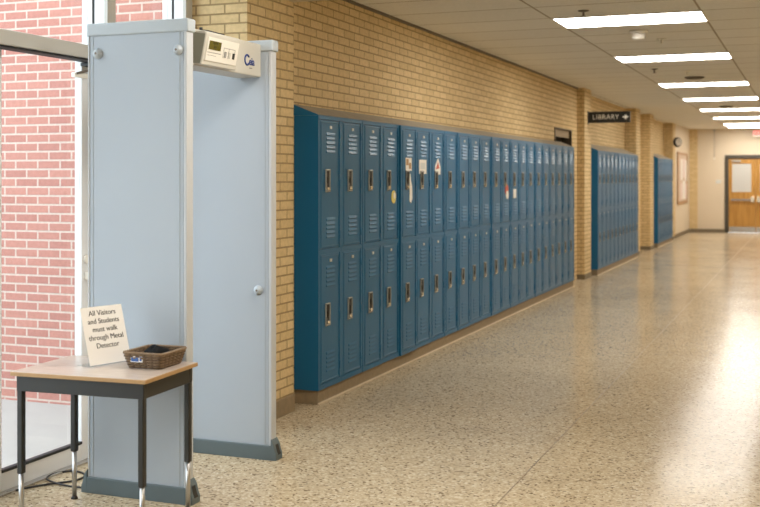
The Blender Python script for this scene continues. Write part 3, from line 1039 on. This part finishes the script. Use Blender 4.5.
# paper sign on the desk
BLp = Vector((-3.002, 4.107, DT)); BRp = Vector((-2.930, 4.333, DT)); lean = Vector((-.074, .024, .258))
rv = (BRp - BLp).normalized(); SW = (BRp - BLp).length; SHt = lean.length
sg = empty('desk_sign', (BLp + BRp) / 2); tag(sg, 'leaning white sign about walking through the detector, standing on the desk', 'sign')
sm = frame_mtx((0, 0, .0035), rv, lean)
o = MB().box(-SW / 2, SW / 2, 0, SHt, 0, .0025, 'acrylic').build('holder', sg, 0); o.matrix_local = sm
back = (Vector((lean.x, lean.y, 0))).normalized()
o = MB().box(-SW / 2, SW / 2, 0, .09, .0, .0025, 'acrylic').build('holder_foot', sg, 0)
o.matrix_local = frame_mtx((0, 0, .0005), rv, back)
pp = MB().box(-SW / 2 + .004, SW / 2 - .004, .003, SHt - .002, .0027, .0034, 'paper').build('paper', sg); pp.matrix_local = sm
text('lettering', 'All Visitors\nand Students\nmust walk\nthrough Metal\nDetector', .0335, 'ink', pp,
     Matrix.Translation((0, SHt * .60, .0042)), 1.0, 1.12, bold=0)

# wicker basket
BX, BY, BR_ = -2.766, 4.275, R(2)
bk = empty('wicker_basket', (BX, BY, DT), BR_); tag(bk, 'small brown woven wicker tray basket on the desk corner', 'basket')


def ring(t_, zoff=0):
    """point on rounded-rect perimeter, t in 0..1 -> (x, y, nx, ny) of unit half sizes"""
    return None


def perimeter(a, b, r, n):
    pts = []
    segs = [((a - r, -b), (a - r, -b)), ]
    import itertools
    L1, L2, Lc = 2 * (a - r), 2 * (b - r), math.pi * r / 2
    tot = 2 * (L1 + L2) + 4 * Lc
    for k in range(n):
        s_ = tot * k / n
        seq = [('l', (-a + r, -b), (1, 0), L1), ('c', (a - r, -b + r), -90, Lc), ('l', (a, -b + r), (0, 1), L2), ('c', (a - r, b - r), 0, Lc),
               ('l', (a - r, b), (-1, 0), L1), ('c', (-a + r, b - r), 90, Lc), ('l', (-a, b - r), (0, -1), L2), ('c', (-a + r, -b + r), 180, Lc)]
        for ty, p, d, L_ in seq:
            if s_ <= L_ + 1e-9:
                if ty == 'l':
                    pts.append((p[0] + d[0] * s_, p[1] + d[1] * s_, d[1], -d[0]))
                else:
                    an = R(d + 90 * s_ / L_)
                    pts.append((p[0] + r * math.cos(an), p[1] + r * math.sin(an), math.cos(an), math.sin(an)))
                break
            s_ -= L_
    return pts


BHt, NST = .066, 44
wv = MB()
rows = 9
for j in range(rows):
    f = (j + .5) / rows
    a = .083 + .016 * f; b_ = .096 + .016 * f; z = .006 + (BHt - .008) * f
    n = NST * 4
    pts = []
    for k, (x, y, nx, ny) in enumerate(perimeter(a, b_, .02, n)):
        o_ = .0032 * math.cos(2 * math.pi * (k / 8.0) + math.pi * j)
        pts.append((x + nx * o_, y + ny * o_, z))
    wv.tube(pts, .0042, 'wicker' if j % 2 else 'wicker_light', 6, True)
for (x, y, nx, ny), (x2, y2, _, _) in zip(perimeter(.083, .096, .02, NST), perimeter(.099, .112, .02, NST)):
    wv.tube([(x, y, .004), (x2, y2, BHt)], .0028, 'wicker', 5)
wv.build('woven_wall', bk)
rm = MB()
for ph in (0, 1):
    pts = []
    for k, (x, y, nx, ny) in enumerate(perimeter(.1, .113, .022, 160)):
        t_ = 2 * math.pi * k / 160 * 26 + ph * math.pi
        pts.append((x + nx * .004 * math.cos(t_), y + ny * .004 * math.cos(t_), BHt + .003 + .003 * math.sin(t_)))
    rm.tube(pts, .0045, 'wicker_light', 6, True)
rm.build('rim', bk)
MB().prism([(p[0], p[1]) for p in perimeter(.084, .097, .02, 40)], .001, .006, 'z', 'wicker').build('base', bk)
# label card on the front
lc = MB()
lc.box(-.058, .002, -.1115, -.1085, .030, .058, 'paper')
lc.box(-.055, -.018, -.1125, -.1116, .033, .05, 'label_blue')
lc.box(-.012, -.002, -.1125, -.1116, .036, .054, 'label_blue')
o = lc.build('label_card', bk); o['label'] = 'blue and white label card'
# dark folded item in the basket
it = MB()
prof = []
NU, NV = 18, 8
vs, fs = [], []
for j in range(NV + 1):
    ph = math.pi / 2 * j / NV
    for i in range(NU):
        th = 2 * math.pi * i / NU
        rr = 1 + .12 * math.sin(3 * th + 1) + .06 * math.sin(5 * th)
        vs.append((.056 * rr * math.cos(th) * math.cos(ph) ** .7, .07 * rr * math.sin(th) * math.cos(ph) ** .7,
                   .0 + .078 * (math.sin(ph) ** .55) * (1 + .12 * math.sin(2 * th + 2 * ph))))
for j in range(NV):
    for i in range(NU):
        fs.append((j * NU + i, j * NU + (i + 1) % NU, (j + 1) * NU + (i + 1) % NU, (j + 1) * NU + i))
fs.append(tuple(range(NU))[::-1])
it.add(vs, fs, 'black_cloth', True)
tag(it.build('folded_pouch', loc=(BX + .005, BY + .0, DT + .0065)), 'black soft item lying inside the wicker basket', 'pouch')

# cable on the floor behind the desk
pts = [(-3.62, 4.30, .006), (-3.57, 4.42, .006), (-3.50, 4.52, .006), (-3.44, 4.60, .006), (-3.46, 4.70, .006), (-3.56, 4.74, .006), (-3.62, 4.66, .007),
       (-3.58, 4.55, .012), (-3.48, 4.50, .012), (-3.40, 4.50, .006), (-3.335, 4.50, .006)]


def smooth_pts(p, n=6):
    out = []
    for i in range(len(p) - 1):
        a, b_, c, d_ = [Vector(p[max(0, min(len(p) - 1, i + k))]) for k in (-1, 0, 1, 2)]
        for k in range(n):
            t_ = k / n
            out.append(.5 * ((2 * b_) + (c - a) * t_ + (2 * a - 5 * b_ + 4 * c - d_) * t_ ** 2 + (3 * b_ - a - 3 * c + d_) * t_ ** 3))
    out.append(Vector(p[-1]))
    return out


tag(MB().tube(smooth_pts(pts), .005, 'black_cable', 8).build('power_cable'), 'thin black cable looping on the floor beside the detector', 'cable')
